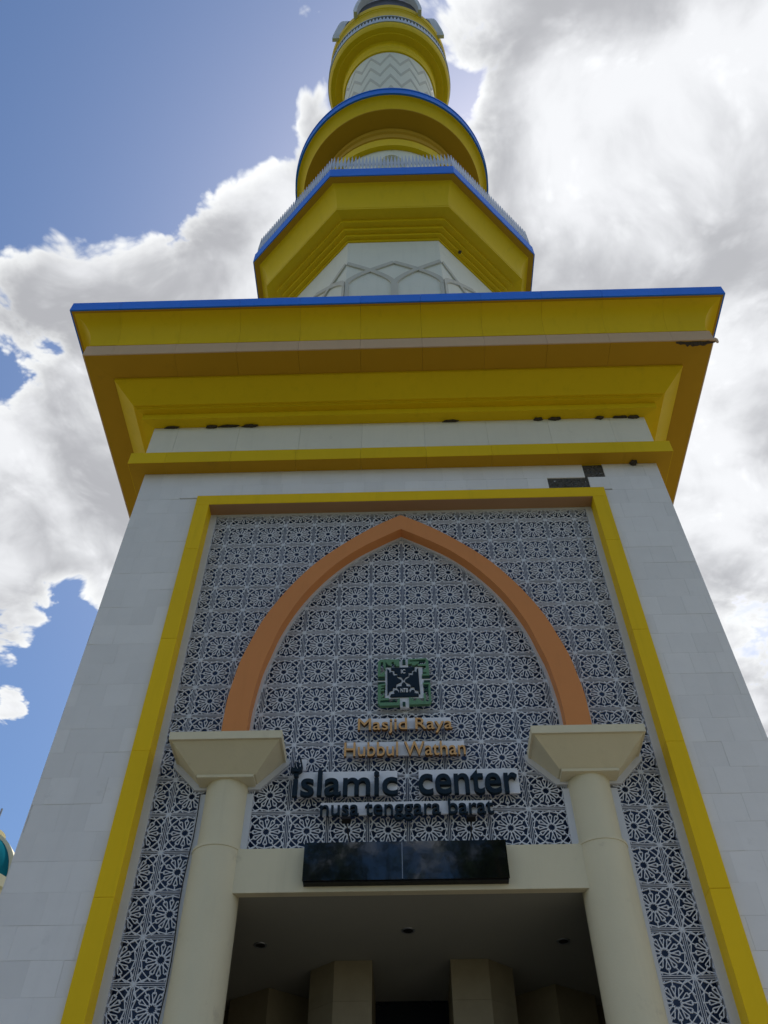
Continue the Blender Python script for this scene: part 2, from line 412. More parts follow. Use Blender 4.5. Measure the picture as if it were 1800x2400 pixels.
# ---- lattice screen
screen = box('lattice_screen', (XC-FI-.2, XC+FI+.2, 12.30, 12.34, 7.57, 16.0), 'navy_gloss', minaret)
for s in (-1, 1):
    a, b = sorted((XC+s*2.62, XC+s*(FI+.2)))
    box('back_panel', (a, b, 12.30, 12.34, 0.0, 7.565), 'navy_gloss', screen)
PX, PZ = 0.6158, 0.6135
def rosette_segments():
    S = []
    def p(r, a): return (r*math.cos(rad(a)), r*math.sin(rad(a)))
    for k in range(12):
        a = 30*k
        for s in (1, -1):
            S.append((p(.60, a+s*8.8), p(.165, a-s*15)))
            S.append((p(.60, a+s*8.8), p(.665, a+s*5.0)))
            S.append((p(.665, a+s*5.0), p(.63, a)))
        S.append((p(.62, a), p(.865, a)))
        S.append((p(.865, a), p(.865, a+30)))
    for q in range(4):
        c, s = ((1, 0), (0, 1), (-1, 0), (0, -1))[q]
        r = lambda x, y: (x*c - y*s, x*s + y*c)
        S.append((r(.915, -1), r(.915, 1)))
        S.append((r(1.0, -1), r(1.0, 1)))
        S.append((r(.865, 0), r(.915, 0)))
        for m in (1, -1):
            S.append((r(.749, .4325*m), r(.915, .66*m)))
            S.append((r(.749, .4325*m), r(.86, .30*m)))
        for (A, B) in (((.749, .4325), (.865, .72)), ((.865, .72), (1.0, 1.0)), ((.4325, .749), (.72, .865)), ((.72, .865), (1.0, 1.0)), ((.915, .62), (.62, .915))):
            S.append((r(*A), r(*B)))
    return S
def clip(seg, r):
    (x0, y0), (x1, y1) = seg; dx, dy = x1-x0, y1-y0; t0, t1 = 0.0, 1.0
    for pq, q in ((-dx, x0-r[0]), (dx, r[1]-x0), (-dy, y0-r[2]), (dy, r[3]-y0)):
        if abs(pq) < 1e-9:
            if q < 0: return None
        else:
            t = q/pq
            if pq < 0: t0 = max(t0, t)
            else: t1 = min(t1, t)
    if t0 >= t1-1e-6: return None
    return (x0+t0*dx, y0+t0*dy), (x0+t1*dx, y0+t1*dy)
def lattice_mesh(rect):
    v, f = [], []
    for i, s in enumerate(rosette_segments()):
        s = clip(s, rect)
        if not s: continue
        (x0, y0), (x1, y1) = s; L = math.hypot(x1-x0, y1-y0)
        if L < 1e-4: continue
        tx, ty = (x1-x0)/L, (y1-y0)/L; w = 0.0115 if max(abs(x0), abs(y0)) > .895 and max(abs(x1), abs(y1)) > .895 and L > .5 else 0.0205
        x0 -= tx*.012; y0 -= ty*.012; x1 += tx*.012; y1 += ty*.012
        q = [(x0-ty*w, y0+tx*w), (x0+ty*w, y0-tx*w), (x1+ty*w, y1-tx*w), (x1-ty*w, y1+tx*w)]
        yf = (i % 29)*0.00012; b = len(v)
        v += [(a[0]*PX/2, yf, a[1]*PZ/2) for a in q] + [(a[0]*PX/2, 0.020, a[1]*PZ/2) for a in q]
        f += [(b, b+1, b+2, b+3)] + [(b+j, b+4+j, b+4+(j+1) % 4, b+(j+1) % 4) for j in range(4)]
    me = bpy.data.meshes.new('lattice_panel'); me.from_pydata(v, [], f)
    bm = bmesh.new(); bm.from_mesh(me)
    for fc in bm.faces: fc.normal_update()
    bm.to_mesh(me); bm.free()
    me.materials.append(MAT['lattice_white']); return me
LM = {}
def lattice(cx, cz, rect=(-1, 1, -1, 1)):
    if rect not in LM: LM[rect] = lattice_mesh(rect)
    o = inst('lattice_panel', LM[rect], screen, (cx, YL + random.uniform(0, .004), cz)); return o
rows = [8.374 + PZ*k for k in range(-6, 13)]
for cz in rows:
    top = 0.18 if cz > 15.5 else 1
    for i in range(7):
        for s in (-1, 1):
            x = XC + s*(0.5+i)*PX
            if cz < 8.0 and i < 4: continue
            if i == 4 and cz < 8.9: continue                    # behind the round column
            r = (-1, 1, -1, top)
            if i == 6: r = (0.03, 1, -1, top) if s < 0 else (-1, -0.03, -1, top)
            lattice(x, cz, r)
# tiles half hidden by the columns below the capitals
for cz in [z for z in rows if z < 8.9]:
    for s in (-1, 1):
        x = XC + s*4.5*PX
        lattice(x, cz)
# white borders
for s in (-1, 1):
    a, b = sorted((XC+s*3.985, XC+s*FI))
    box('lattice_border', (a, b, 11.975, 12.10, 0.0, 15.80), 'white_paint', screen)
box('lattice_border', (XC-3.985, XC+3.985, 11.98, 12.09, 15.74, 15.789), 'white_paint', screen)

# ---- pointed arch band
AO = [(0, 15.376), (-.40, 15.13), (-.805, 14.83), (-1.25, 14.44), (-1.667, 14.015), (-2.05, 13.50), (-2.386, 12.927), (-2.62, 12.42), (-2.787, 11.901), (-2.90, 11.50), (-2.953, 11.177), (-3.01, 10.75), (-3.026, 10.45), (-3.03, 9.70)]
AI = [(0, 14.935), (-.47, 14.63), (-.935, 14.287), (-1.35, 13.87), (-1.70, 13.407), (-1.95, 12.99), (-2.14, 12.585), (-2.295, 12.17), (-2.405, 11.751), (-2.50, 11.38), (-2.556, 11.01), (-2.59, 10.70), (-2.612, 10.40), (-2.615, 9.70)]
def resample(pl, n):
    out = []
    for i in range(n):
        t = i/(n-1)*(len(pl)-1); k = min(int(t), len(pl)-2); u = t-k
        p0, p1, p2, p3 = pl[max(k-1, 0)], pl[k], pl[k+1], pl[min(k+2, len(pl)-1)]
        out.append(tuple(0.5*((2*p1[j]) + (-p0[j]+p2[j])*u + (2*p0[j]-5*p1[j]+4*p2[j]-p3[j])*u*u + (-p0[j]+3*p1[j]-3*p2[j]+p3[j])*u**3) for j in (0, 1)))
    return out
half_o, half_i = resample(AO, 60), resample(AI, 60)
def mirror(pl): return [(XC+x, z) for x, z in reversed(pl)] + [(XC-x, z) for x, z in pl[1:]]
arch = strip_between('pointed_arch', mirror(half_o), mirror(half_i), 11.74, 12.06, 'orange', minaret)
hb = [(x*0.98, z-.04) if i < 3 else (x+.048, z-.016) for i, (x, z) in enumerate(AI)]
strip_between('arch_edging', mirror(half_i), mirror(resample(hb, 60)), 11.965, 12.055, 'white_paint', arch)

# ---- columns, capitals, entrance beam
CXo, CYc = 2.835, 12.06
for s in (-1, 1):
    cxx = XC + s*CXo
    c = lathe('column', [(.001, 0), (.383, 0), (.383, 8.005), (.394, 8.008), (.394, 8.05), (.336, 8.052), (.336, 9.13), (.001, 9.13)], 'cream', minaret, 72, True, cxx, CYc)
    ring = lathe('collar_joint', [(.33, 8.035), (.352, 8.035), (.352, 8.062), (.33, 8.062)], 'cream', c, 72, True, cxx, CYc)
    def pyr(h0, y0, z0, h1, y1, z1, name, mat='cream'):
        v = [(cxx-h0, y0, z0), (cxx+h0, y0, z0), (cxx+h0, 12.07, z0), (cxx-h0, 12.07, z0), (cxx-h1, y1, z1), (cxx+h1, y1, z1), (cxx+h1, 12.07, z1), (cxx-h1, 12.07, z1)]
        return mk(name, v, [(0,3,2,1),(4,5,6,7),(0,1,5,4),(1,2,6,5),(2,3,7,6),(3,0,4,7)], mat, c)
    pyr(.445, 11.68, 9.118, .445, 11.68, 9.165, 'abacus')
    pyr(.47, 11.70, 9.166, .845, 11.325, 9.545, 'capital')
    pyr(.885, 11.282, 9.546, .885, 11.282, 9.685, 'capital_slab')
    # white backing plates of column and capital on the lattice
    for t in (-1, 1):
        a, b = sorted((cxx+t*.30, cxx+t*.425))
        box('column_edging', (a, b, 11.972, 12.052, 0 if t*s > 0 else 8.03, 9.0), 'white_paint', c)
    poly_extrude('capital_edging', [(cxx-.51, 9.07), (cxx+.51, 9.07), (cxx+.93, 9.50), (cxx+.93, 9.62), (cxx-.93, 9.62), (cxx-.93, 9.50)], 11.962, 12.056, 'white_paint', c)
BZ0, BZ1 = 7.36, 8.022
beam = box('entrance_beam', (XC-2.70, XC+2.70, 11.85, 11.985, BZ0, BZ1), 'cream', minaret, 0.006)
# ---- entrance hall
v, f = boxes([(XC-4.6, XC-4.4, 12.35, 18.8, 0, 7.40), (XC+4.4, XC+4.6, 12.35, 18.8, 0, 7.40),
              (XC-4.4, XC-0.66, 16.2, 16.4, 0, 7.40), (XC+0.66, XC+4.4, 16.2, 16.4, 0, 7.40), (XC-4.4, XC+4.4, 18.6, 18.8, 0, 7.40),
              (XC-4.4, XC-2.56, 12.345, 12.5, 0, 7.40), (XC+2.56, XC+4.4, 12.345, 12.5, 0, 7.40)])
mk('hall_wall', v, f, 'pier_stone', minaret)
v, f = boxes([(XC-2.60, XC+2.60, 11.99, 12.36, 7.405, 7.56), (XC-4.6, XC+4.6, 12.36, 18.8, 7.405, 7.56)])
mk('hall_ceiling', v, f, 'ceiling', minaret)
box('door', (XC-0.665, XC+0.665, 15.9, 15.95, 0, 7.40), 'dark_glass', minaret)
def octa(name, cx, cy, R, z0, z1, parent, mat):
    v, f = [], []
    for z in (z0, z1):
        for i in range(8):
            a = rad(22.5+45*i); v.append((cx+R*math.cos(a), cy+R*math.sin(a), z))
    f = [(i, (i+1) % 8, 8+(i+1) % 8, 8+i) for i in range(8)] + [tuple(range(8)), tuple(range(8, 16))]
    return mk(name, v, f, mat, parent)
def pier_poly(pts, z0, z1, name, parent, mat, grow=0.0):
    cxp = sum(p[0] for p in pts)/len(pts); cyp = sum(p[1] for p in pts)/len(pts); n = len(pts)
    v = [(p[0]+grow*(1 if p[0] > cxp else -1), p[1]+grow*(1 if p[1] > cyp else -1), z) for z in (z0, z1) for p in pts]
    return mk(name, v, [(i, (i+1) % n, n+(i+1) % n, n+i) for i in range(n)] + [tuple(range(n)), tuple(range(n, 2*n))], mat, parent)
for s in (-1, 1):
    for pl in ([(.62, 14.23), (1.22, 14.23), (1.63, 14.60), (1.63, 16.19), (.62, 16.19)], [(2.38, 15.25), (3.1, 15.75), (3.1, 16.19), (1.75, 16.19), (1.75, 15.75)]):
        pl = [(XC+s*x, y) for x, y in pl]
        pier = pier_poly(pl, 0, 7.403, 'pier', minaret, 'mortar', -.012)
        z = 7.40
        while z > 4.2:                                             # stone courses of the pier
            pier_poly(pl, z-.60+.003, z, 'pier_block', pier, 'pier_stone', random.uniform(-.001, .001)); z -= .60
for (dx, dy) in ((-2.33, 13.63), (-.04, 13.2), (2.35, 13.64)):
    w = ['nearest the column with the hanging cable', 'centred before the two pale piers', 'nearest the column without a cable'][(dx > -1)+(dx > 1)]
    dl = lathe('downlight', [(.075, 7.394), (.10, 7.394), (.105, 7.404), (.075, 7.404)], 'steel', None, 32, True, XC+dx, dy)
    tag(dl, 'round recessed downlight in porch ceiling, ' + w, 'downlight', 'downlights in the porch ceiling')
    lathe('lens', [(.001, 7.397), (.074, 7.397), (.074, 7.4035), (.001, 7.4035)], 'black', dl, 32, True, XC+dx, dy)

# ---- frieze and square cornice (clad in panels)
J0, JP = -0.86, 1.47
def joints(hmax):
    js = [J0 + JP*i for i in range(-6, 8) if abs(J0+JP*i) < hmax-0.5]
    return [None] + js + [None]
def run(name, prof, mat, parent, hmin, smooth=False, gap=0.0045, mats=None):
    js = joints(hmin)
    for i in range(len(js)-1):
        a = None if js[i] is None else js[i]+gap/2
        b = None if js[i+1] is None else js[i+1]-gap/2
        o = side_prism(name, prof, 1.0, 0, 4, mat, parent, a, b, smooth)
        o.location.z += random.uniform(-.002, .002)
    for k in (1, 2, 3): side_prism(name, prof, 1.0, k, 4, mat, parent, smooth=smooth)
run('yellow_band', [(5.72, 16.985), (6.09, 16.985), (6.09, 17.37), (5.72, 17.37)], 'yellow', minaret, 6.0)
run('band_soffit', [(5.767, 16.978), (6.08, 16.978), (6.08, 16.9845), (5.767, 16.9845)], 'soffit_shade_ochre', minaret, 6.0)  # thin plate tints the band underside, shade and bounce in its colour
run('frieze_panel', [(5.835, 17.372), (5.866, 17.372), (5.866, 18.664), (5.835, 18.664)], 'cream_white', minaret, 5.8)
cov = [(7.87-.46*math.cos(t*math.pi/2/14), 19.99+.785*math.sin(t*math.pi/2/14)) for t in range(15)]
im = side_prism('inner_moulding', [(6.805, 19.455), (6.80, 19.395), (6.35, 18.955), (6.30, 18.955), (6.30, 18.925), (6.275, 18.925), (6.275, 18.89), (6.13, 18.885), (6.13, 18.67), (5.80, 18.666), (5.80, 19.455)], 1.0, 0, 4, 'yellow', minaret)
for k in (1, 2, 3): side_prism('inner_moulding', [(6.805, 19.455), (6.80, 19.395), (6.35, 18.955), (6.30, 18.955), (6.30, 18.925), (6.275, 18.925), (6.275, 18.89), (6.13, 18.885), (6.13, 18.67), (5.80, 18.666), (5.80, 19.455)], 1.0, k, 4, 'yellow', minaret)
run('soffit_panel', [(7.41, 19.50), (7.41, 19.56), (5.9, 19.56), (5.9, 19.46), (6.82, 19.46)], 'soffit_shade_ochre', minaret, 6.8)
run('tan_fascia', [(7.412, 19.50), (7.44, 19.50), (7.44, 19.90), (7.40, 19.985), (7.36, 19.985), (7.36, 19.562), (7.412, 19.562)], 'tan', minaret, 7.4)
run('cove_panel', cov + [(7.87, 20.80), (7.2, 20.80), (7.2, 19.99)], 'yellow', minaret, 7.4, smooth=True)
run('cap_soffit', [(7.872, 20.778), (7.928, 20.778), (7.928, 20.808), (7.872, 20.808)], 'soffit_shade_ochre', minaret, 7.9)
run('blue_cap', [(7.965, 20.785), (7.965, 21.15), (6.9, 21.15), (6.9, 20.81), (7.93, 20.81), (7.93, 20.785)], 'blue', minaret, 7.9)
box('cornice_roof', (XC-6.95, XC+6.95, YC-6.95, YC+6.95, 19.57, 21.10), 'mortar', minaret)

# ---- octagonal storey
T8 = math.tan(math.pi/8)
oc = octa('octagonal_shaft', XC, YC, 4.17/math.cos(math.pi/8), 21.1, 33.5, minaret, 'cream_white')
fw = 4.17*T8; rel_i = 0
def face_strip(pts, w, k, nm='relief_rib'):
    """raised rib along pts (s along the face, z) on face k of the octagon"""
    pts = [Vector(p) for p in pts]; L, Rr = [], []
    for i, p in enumerate(pts):
        t = (pts[min(i+1, len(pts)-1)] - pts[max(i-1, 0)]).normalized(); nrm = Vector((-t.y, t.x))
        L.append(p+nrm*w/2); Rr.append(p-nrm*w/2)
    a = 2*math.pi*k/8; ca, sa = math.cos(a), math.sin(a); v = []; n = len(pts)
    global rel_i
    rel_i += 1
    for h in (4.225 + .003*(rel_i % 7), 4.15):
        for q in L+Rr:
            x = max(-fw, min(fw, q.x)); v.append((XC + x*ca + h*sa, YC + x*sa - h*ca, q.y))
    f = []
    for i in range(n-1):
        f += [(i, i+1, n+i+1, n+i), (i, 2*n+i, 2*n+i+1, i+1), (n+i, n+i+1, 3*n+i+1, 3*n+i)]
    f += [(0, n, 3*n, 2*n), (n-1, 3*n-1, 4*n-1, 2*n-1)]
    return mk(nm, v, f, 'relief_grey', oc)
for k in range(8):
    up = [(fw*(1-math.cos(t*math.pi/2/12)*1.0) if False else fw*(math.sin(t*math.pi/2/12)**1.25), 31.50 - 1.85*(1-math.cos(t*math.pi/2/12))**0.62) for t in range(13)]
    for s in (-1, 1):
        face_strip([(s*x, z) for x, z in up], .20, k)                          # arch with its point over the face
        face_strip([(s*(fw-x), z) for x, z in up], .20, k)                     # arch with its point over the corner
    face_strip([(0, 29.70), (0, 22.0)], .26, k)
    for s in (-1, 1): face_strip([(s*(fw-.065), 29.70), (s*(fw-.065), 22.0)], .13, k)
om = [(4.10, 33.42), (4.225, 33.42), (4.225, 33.56), (4.375, 33.56), (4.375, 33.74), (4.55, 33.74), (4.55, 33.94), (4.78, 33.94), (4.78, 34.14), (5.19, 34.18), (5.19, 34.30), (4.10, 34.30)]
oco = [(5.63-.43*math.cos(t*math.pi/2/14), 34.302+1.45*math.sin(t*math.pi/2/14)) for t in range(15)] + [(5.63, 35.80), (4.6, 35.80), (4.6, 34.302)]
for k in range(8):
    side_prism('stepped_moulding', om, T8, k, 8, 'yellow', minaret)
    side_prism('octagon_cove', oco, T8, k, 8, 'yellow', minaret, smooth=True)
    side_prism('octagon_soffit', [(5.86, 35.85), (5.86, 35.92), (4.6, 35.92), (4.6, 35.802), (5.62, 35.802)], T8, k, 8, 'soffit_shade_ochre', minaret)
    side_prism('octagon_blue_band', [(5.90, 35.85), (5.90, 36.62), (5.55, 36.62), (5.55, 35.922), (5.862, 35.922), (5.862, 35.85)], T8, k, 8, 'blue', minaret)
octa('terrace', XC, YC, 5.7/math.cos(math.pi/8), 35.93, 36.40, minaret, 'mortar')
# spiked railing: every spike its own piece
me_sp = None
def spike_mesh():
    pl = [(-.012, 0), (.012, 0), (.034, .25), (.073, .62), (0, 1.62), (-.073, .62), (-.034, .25)]
    n = len(pl); v = [(x, -.02, z) for x, z in pl] + [(x, .02, z) for x, z in pl]
    f = [tuple(range(n)), tuple(range(2*n-1, n-1, -1))] + [(i, (i+1) % n, n+(i+1) % n, n+i) for i in range(n)]
    me = bpy.data.meshes.new('spike'); me.from_pydata(v, [], f)
    bm = bmesh.new(); bm.from_mesh(me); bmesh.ops.recalc_face_normals(bm, faces=bm.faces); bm.to_mesh(me); bm.free()
    me.materials.append(MAT['spike_white']); return me
me_sp = spike_mesh()
for k in range(8):
    rail = side_prism('railing', [(5.80, 36.622), (5.86, 36.622), (5.86, 36.70), (5.80, 36.70)], T8, k, 8, 'spike_white', minaret)
    a = 2*math.pi*k/8; ca, sa = math.cos(a), math.sin(a); nsp = 33; W = 5.83*T8
    for i in range(nsp):
        x = -W + 2*W*(i+.5)/nsp; h = 5.83
        inst('spike', me_sp, rail, (XC + x*ca + h*sa, YC + x*sa - h*ca, 36.69), a)

# ---- round storey with niches
shaft = lathe('round_shaft', [(3.30, 36.4), (3.78, 36.4), (3.78, 45.6), (3.30, 45.6)], 'cream_white', minaret, 128)
def arch_outline(w, z0, zs, za, n=10):
    pts = [(-w, z0), (w, z0), (w, zs)]
    for i in range(1, n+1):
        t = i/n; pts.append((w*math.cos(t*math.pi/2)**0.9 if t < 1 else 0, zs+(za-zs)*math.sin(t*math.pi/2)**1.25))
    pts += [(-x, z) for x, z in reversed(pts[3:-1])] + [(-w, zs)]
    return pts
cut_v, cut_f = [], []
for k in range(8):
    a = 2*math.pi*k/8; ca, sa = math.cos(a), math.sin(a)
    pl = arch_outline(.80, 38.2, 42.4, 44.9); n = len(pl); b = len(cut_v)
    for h in (3.42, 4.2):
        for x, z in pl: cut_v.append((XC + x*ca + h*sa, YC + x*sa - h*ca, z))
    cut_f += [tuple(b+i for i in range(n)), tuple(b+i for i in range(2*n-1, n-1, -1))] + [(b+i, b+(i+1) % n, b+n+(i+1) % n, b+n+i) for i in range(n)]
cutter = mk('niche_cutter', cut_v, cut_f, 'cream_white')
bo = shaft.modifiers.new('niches', 'BOOLEAN'); bo.object = cutter; bo.operation = 'DIFFERENCE'; bo.solver = 'EXACT'
dg = bpy.context.evaluated_depsgraph_get(); dg.update()
me_new = bpy.data.meshes.new_from_object(shaft.evaluated_get(dg))
shaft.modifiers.clear(); shaft.data = me_new
bpy.data.objects.remove(cutter)
lathe('ring_band', [(3.6, 45.602), (4.02, 45.602), (4.02, 46.55), (3.6, 46.55)], 'yellow', minaret)
lathe('ring_moulding', [(3.6, 46.552), (4.0, 46.9), (4.0, 47.25), (3.92, 47.3), (3.92, 47.75), (4.02, 47.85), (4.02, 48.30), (3.6, 48.30)], 'soffit_shade_ochre', minaret)
lathe('platform_soffit', [(3.6, 48.302), (4.1, 48.45), (4.86, 48.62), (4.86, 48.72), (3.6, 48.72)], 'soffit_shade_ochre', minaret)
cv = [(5.27-.40*math.cos(t*math.pi/2/12), 48.722+.86*math.sin(t*math.pi/2/12)) for t in range(13)]
lathe('platform_cove', cv + [(5.30, 49.60), (4.2, 49.60), (4.2, 48.722)], 'yellow', minaret)
lathe('platform_blue_band', [(5.39, 49.62), (5.40, 50.28), (5.44, 50.30), (5.44, 50.42), (3.0, 50.42), (3.0, 49.62)], 'blue', minaret)
# ---- upper cylinder with chevrons
cyl = lathe('upper_shaft', [(2.9, 50.43), (3.25, 50.43), (3.25, 68.62), (2.9, 68.62)], 'cream_white', minaret)
NP = 15
for r_ in range(7):
    zc_ = 66.6 - 2.75*r_
    v, f = [], []; nn = NP*2*6
    for i in range(nn):
        a = 2*math.pi*(i/nn) + 0.03; tri = abs(((i/6.0) % 2) - 1)
        for rr, dz in ((3.268, -.34), (3.268, .34), (3.23, .34), (3.23, -.34)):
            v.append((XC + rr*math.sin(a), YC - rr*math.cos(a), zc_ + (tri-.5)*2.5 + dz))
    for i in range(nn):
        j = (i+1) % nn
        for q in range(4): f.append((i*4+q, i*4+(q+1) % 4, j*4+(q+1) % 4, j*4+q))
    mk('chevron_band', v, f, 'relief_grey', cyl)
# ---- gallery
lathe('gallery_moulding', [(3.1, 68.622), (3.36, 68.622), (3.38, 69.1), (3.36, 69.15), (3.36, 69.55), (3.45, 69.7), (3.45, 70.1), (3.42, 70.15), (3.42, 70.55), (3.55, 70.72), (4.02, 70.74), (4.05, 70.90), (4.38, 70.95), (4.5, 71.15), (4.57, 71.6), (4.57, 71.75), (3.1, 71.75)], 'yellow', minaret)
par = lathe('parapet', [(4.5, 71.752), (4.63, 71.752), (4.63, 72.40), (4.5, 72.40)], 'spike_white', minaret)
v, f = [], []
for i in range(110):
    a = 2*math.pi*i/110; da = math.pi/110*.98
    b = len(v)
    for rr in (4.62, 4.56):
        for aa, z in ((a-da, 72.40), (a+da, 72.40), (a, 73.45)): v.append((XC + rr*math.sin(aa), YC - rr*math.cos(aa), z))
    f += [(b, b+1, b+2), (b+5, b+4, b+3), (b, b+3, b+4, b+1), (b+1, b+4, b+5, b+2), (b+2, b+5, b+3, b)]
tag(mk('parapet_points', v, f, 'spike_white', par), None, None, kind='stuff')
lathe('parapet_rail', [(4.55, 73.40), (4.66, 73.40), (4.66, 73.58), (4.55, 73.58)], 'spike_white', par)
lathe('lantern_drum', [(2.9, 71.76), (3.5, 71.76), (3.5, 74.4), (2.9, 74.4)], 'navy_gloss', minaret)  # navy colour stands in for the shadowed recess behind the parapet
lathe('lantern_collar', [(3.4, 74.25), (4.42, 74.22), (4.44, 75.6), (4.46, 76.5), (4.54, 76.6), (4.54, 76.8), (4.60, 76.85), (4.66, 77.2), (4.68, 77.5), (3.0, 77.5)], 'yellow', minaret)
lathe('collar_shade_plate', [(3.4, 74.15), (4.40, 74.15), (4.40, 74.215), (3.4, 74.215)], 'navy_gloss', minaret)  # dark plate painted where the collar underside lies in shadow
lathe('lantern_core', [(1.6, 77.5), (2.2, 77.5), (2.2, 86.0), (1.6, 86.0)], 'dark_glass', minaret, 64)
def hood(k):
    ol = [(2.60, 76.9), (2.64, 77.4), (2.66, 78.0), (2.60, 80.5), (2.48, 83.0), (2.1, 86.0), (1.3, 89.0), (0, 91.5)]
    O_ = resample([(-x, z) for x, z in ol], 22); pts_o = O_ + [(-x, z) for x, z in reversed(O_[:-1])]
    I_ = [(x+.26 if i < 18 else x*(21-i)/3.0*.75, z-.15*(i/21)) for i, (x, z) in enumerate(O_)]
    I_[-1] = (0, 90.6); pts_i = I_ + [(-x, z) for x, z in reversed(I_[:-1])]
    a = 2*math.pi*k/4; ca, sa = math.cos(a), math.sin(a)
    v = []; n = len(pts_o)
    lean = lambda z: -.055*(z-78.0)
    for h in (4.32, 3.72):
        for x, z in pts_o + pts_i: v.append((XC + x*ca + (h+lean(z))*sa, YC + x*sa - (h+lean(z))*ca, z))
    f = []
    for i in range(n-1):
        f += [(i, i+1, n+i+1, n+i), (2*n+i, 3*n+i, 3*n+i+1, 2*n+i+1), (i, 2*n+i, 2*n+i+1, i+1), (n+i, n+i+1, 3*n+i+1, 3*n+i)]
    f += [(0, n, 3*n, 2*n), (n-1, 3*n-1, 4*n-1, 2*n-1)]
    hd = mk('lantern_arch', v, f, 'white_paint', minaret)
    v2 = []
    for x, z in pts_i:
        for h in (3.70, 3.60): v2.append((XC + x*1.02*ca + (h+lean(z))*sa, YC + x*1.02*sa - (h+lean(z))*ca, z))
    m = len(v2)
    mk('arch_dark_fill', v2, [tuple(range(0, m, 2)), tuple(range(m-1, 0, -2))] + [(i, i+1, (i+3) % m, (i+2) % m) for i in range(0, m, 2)], 'black', hd)  # black sheet stands in for the shaded inside of the arch
for k in range(4): hood(k)
lathe('lantern_dome', [(.02, 86.0), (2.6, 86.0), (2.9, 87.6), (2.8, 90.0), (2.0, 92.6), (1.0, 94.6), (.25, 96.0), (.12, 100.0), (.02, 102.0)], 'teal', minaret, 64)

# ================================================================== SIGNS ON THE LATTICE
# emblem
EX, EZ, EHX, EHZ = 0.045, 11.057, 0.460, 0.505
emb = empty('emblem_sign', (EX, 11.98, EZ), 'square green and navy emblem sign above the raised lettering', 'sign')
def U(x, y): return (EX + (x-815)/585*EHX, EZ + (640-y)/490*EHZ)
def eplate(name, pts, y0, y1, mat): return poly_extrude(name, [U(*p) for p in pts], y0, y1, mat, emb)
def erect(name, x0, y0_, x1, y1_, f_, b_, mat): return eplate(name, [(x0, y0_), (x1, y0_), (x1, y1_), (x0, y1_)], f_, b_, mat)
erect('backing_board', 398, 300, 1236, 960, 11.90, 11.97, 'board_grey')
erect('backing_board', 716, 165, 915, 1140, 11.903, 11.968, 'board_grey')
erect('backing_board', 240, 540, 1385, 662, 11.906, 11.966, 'board_grey')
gl = [  # green corner pieces, with steps as in square lettering
 [(235, 210), (290, 150), (720, 150), (720, 300), (640, 300), (640, 262), (600, 262), (600, 205), (545, 205), (545, 300), (470, 270), (410, 205), (410, 380), (360, 300), (350, 205), (300, 205), (290, 470), (390, 400), (390, 520), (235, 520)],
 [(915, 150), (1320, 135), (1375, 190), (1385, 515), (1220, 515), (1220, 480), (1320, 470), (1320, 445), (1250, 445), (1250, 380), (1310, 370), (1310, 300), (1130, 300), (1130, 265), (1310, 255), (1310, 165), (955, 180), (955, 205), (1160, 205), (1160, 240), (1060, 290), (1000, 290), (1000, 250), (915, 260)],
 [(235, 690), (405, 668), (405, 700), (310, 715), (310, 735), (405, 740), (310, 770), (300, 800), (380, 790), (380, 815), (300, 830), (300, 940), (375, 870), (375, 930), (300, 975), (480, 970), (480, 1005), (290, 1020), (290, 1060), (450, 1060), (660, 1060), (660, 1010), (715, 970), (715, 1085), (690, 1120), (290, 1125), (235, 1070)],
 [(1225, 665), (1390, 665), (1400, 1050), (1350, 1105), (915, 1110), (915, 960), (950, 960), (960, 1010), (1000, 960), (1010, 1030), (1060, 1030), (1090, 980), (1190, 1040), (1235, 1040), (1235, 880), (1280, 890), (1285, 1050), (1340, 1045), (1350, 700), (1240, 700)]]
for g in gl:
    eplate('green_corner', g, 11.864, 11.93, 'emblem_green')
for (x0, y0_, x1, y1_) in ((300, 210, 345, 250), (410, 225, 540, 292), (560, 225, 590, 250), (610, 260, 650, 296), (960, 175, 1300, 205), (1130, 262, 1310, 300), (1245, 380, 1312, 412), (1248, 445, 1312, 470), (240, 540, 398, 575), (240, 620, 398, 655), (300, 745, 405, 770), (300, 790, 380, 816), (290, 1012, 475, 1045), (445, 1062, 655, 1082), (560, 990, 620, 1028), (1215, 518, 1385, 552), (1255, 600, 1385, 640), (1235, 705, 1340, 735), (1255, 780, 1320, 830), (1320, 720, 1345, 900), (790, 150, 860, 250), (775, 1040, 835, 1125)):
    erect('dark_stroke', x0, y0_, x1, y1_, 11.882, 11.91, 'emblem_dark')
nav = [
 [(525, 320), (1070, 318), (1062, 372), (1005, 385), (1000, 432), (925, 430), (925, 500), (862, 522), (805, 590), (757, 520), (667, 505), (667, 445), (605, 440), (600, 380), (530, 372)],
 [(445, 338), (487, 372), (500, 432), (540, 405), (570, 420), (572, 470), (600, 492), (660, 480), (672, 540), (765, 592), (762, 622), (652, 672), (636, 748), (575, 738), (562, 805), (490, 820), (470, 885), (445, 900)],
 [(1140, 330), (1150, 600), (1166, 890), (1135, 880), (1120, 815), (1045, 800), (1040, 735), (965, 740), (950, 680), (835, 625), (835, 590), (930, 535), (940, 480), (1015, 490), (1022, 420), (1065, 405), (1100, 430), (1105, 370)],
 [(500, 930), (520, 885), (600, 878), (585, 830), (610, 800), (660, 808), (700, 860), (700, 800), (652, 745), (680, 720), (757, 720), (765, 670), (812, 628), (862, 680), (870, 722), (960, 730), (930, 800), (940, 860), (980, 805), (1030, 800), (1050, 840), (1030, 870), (1125, 878), (1135, 930), (1115, 940), (520, 945)]]
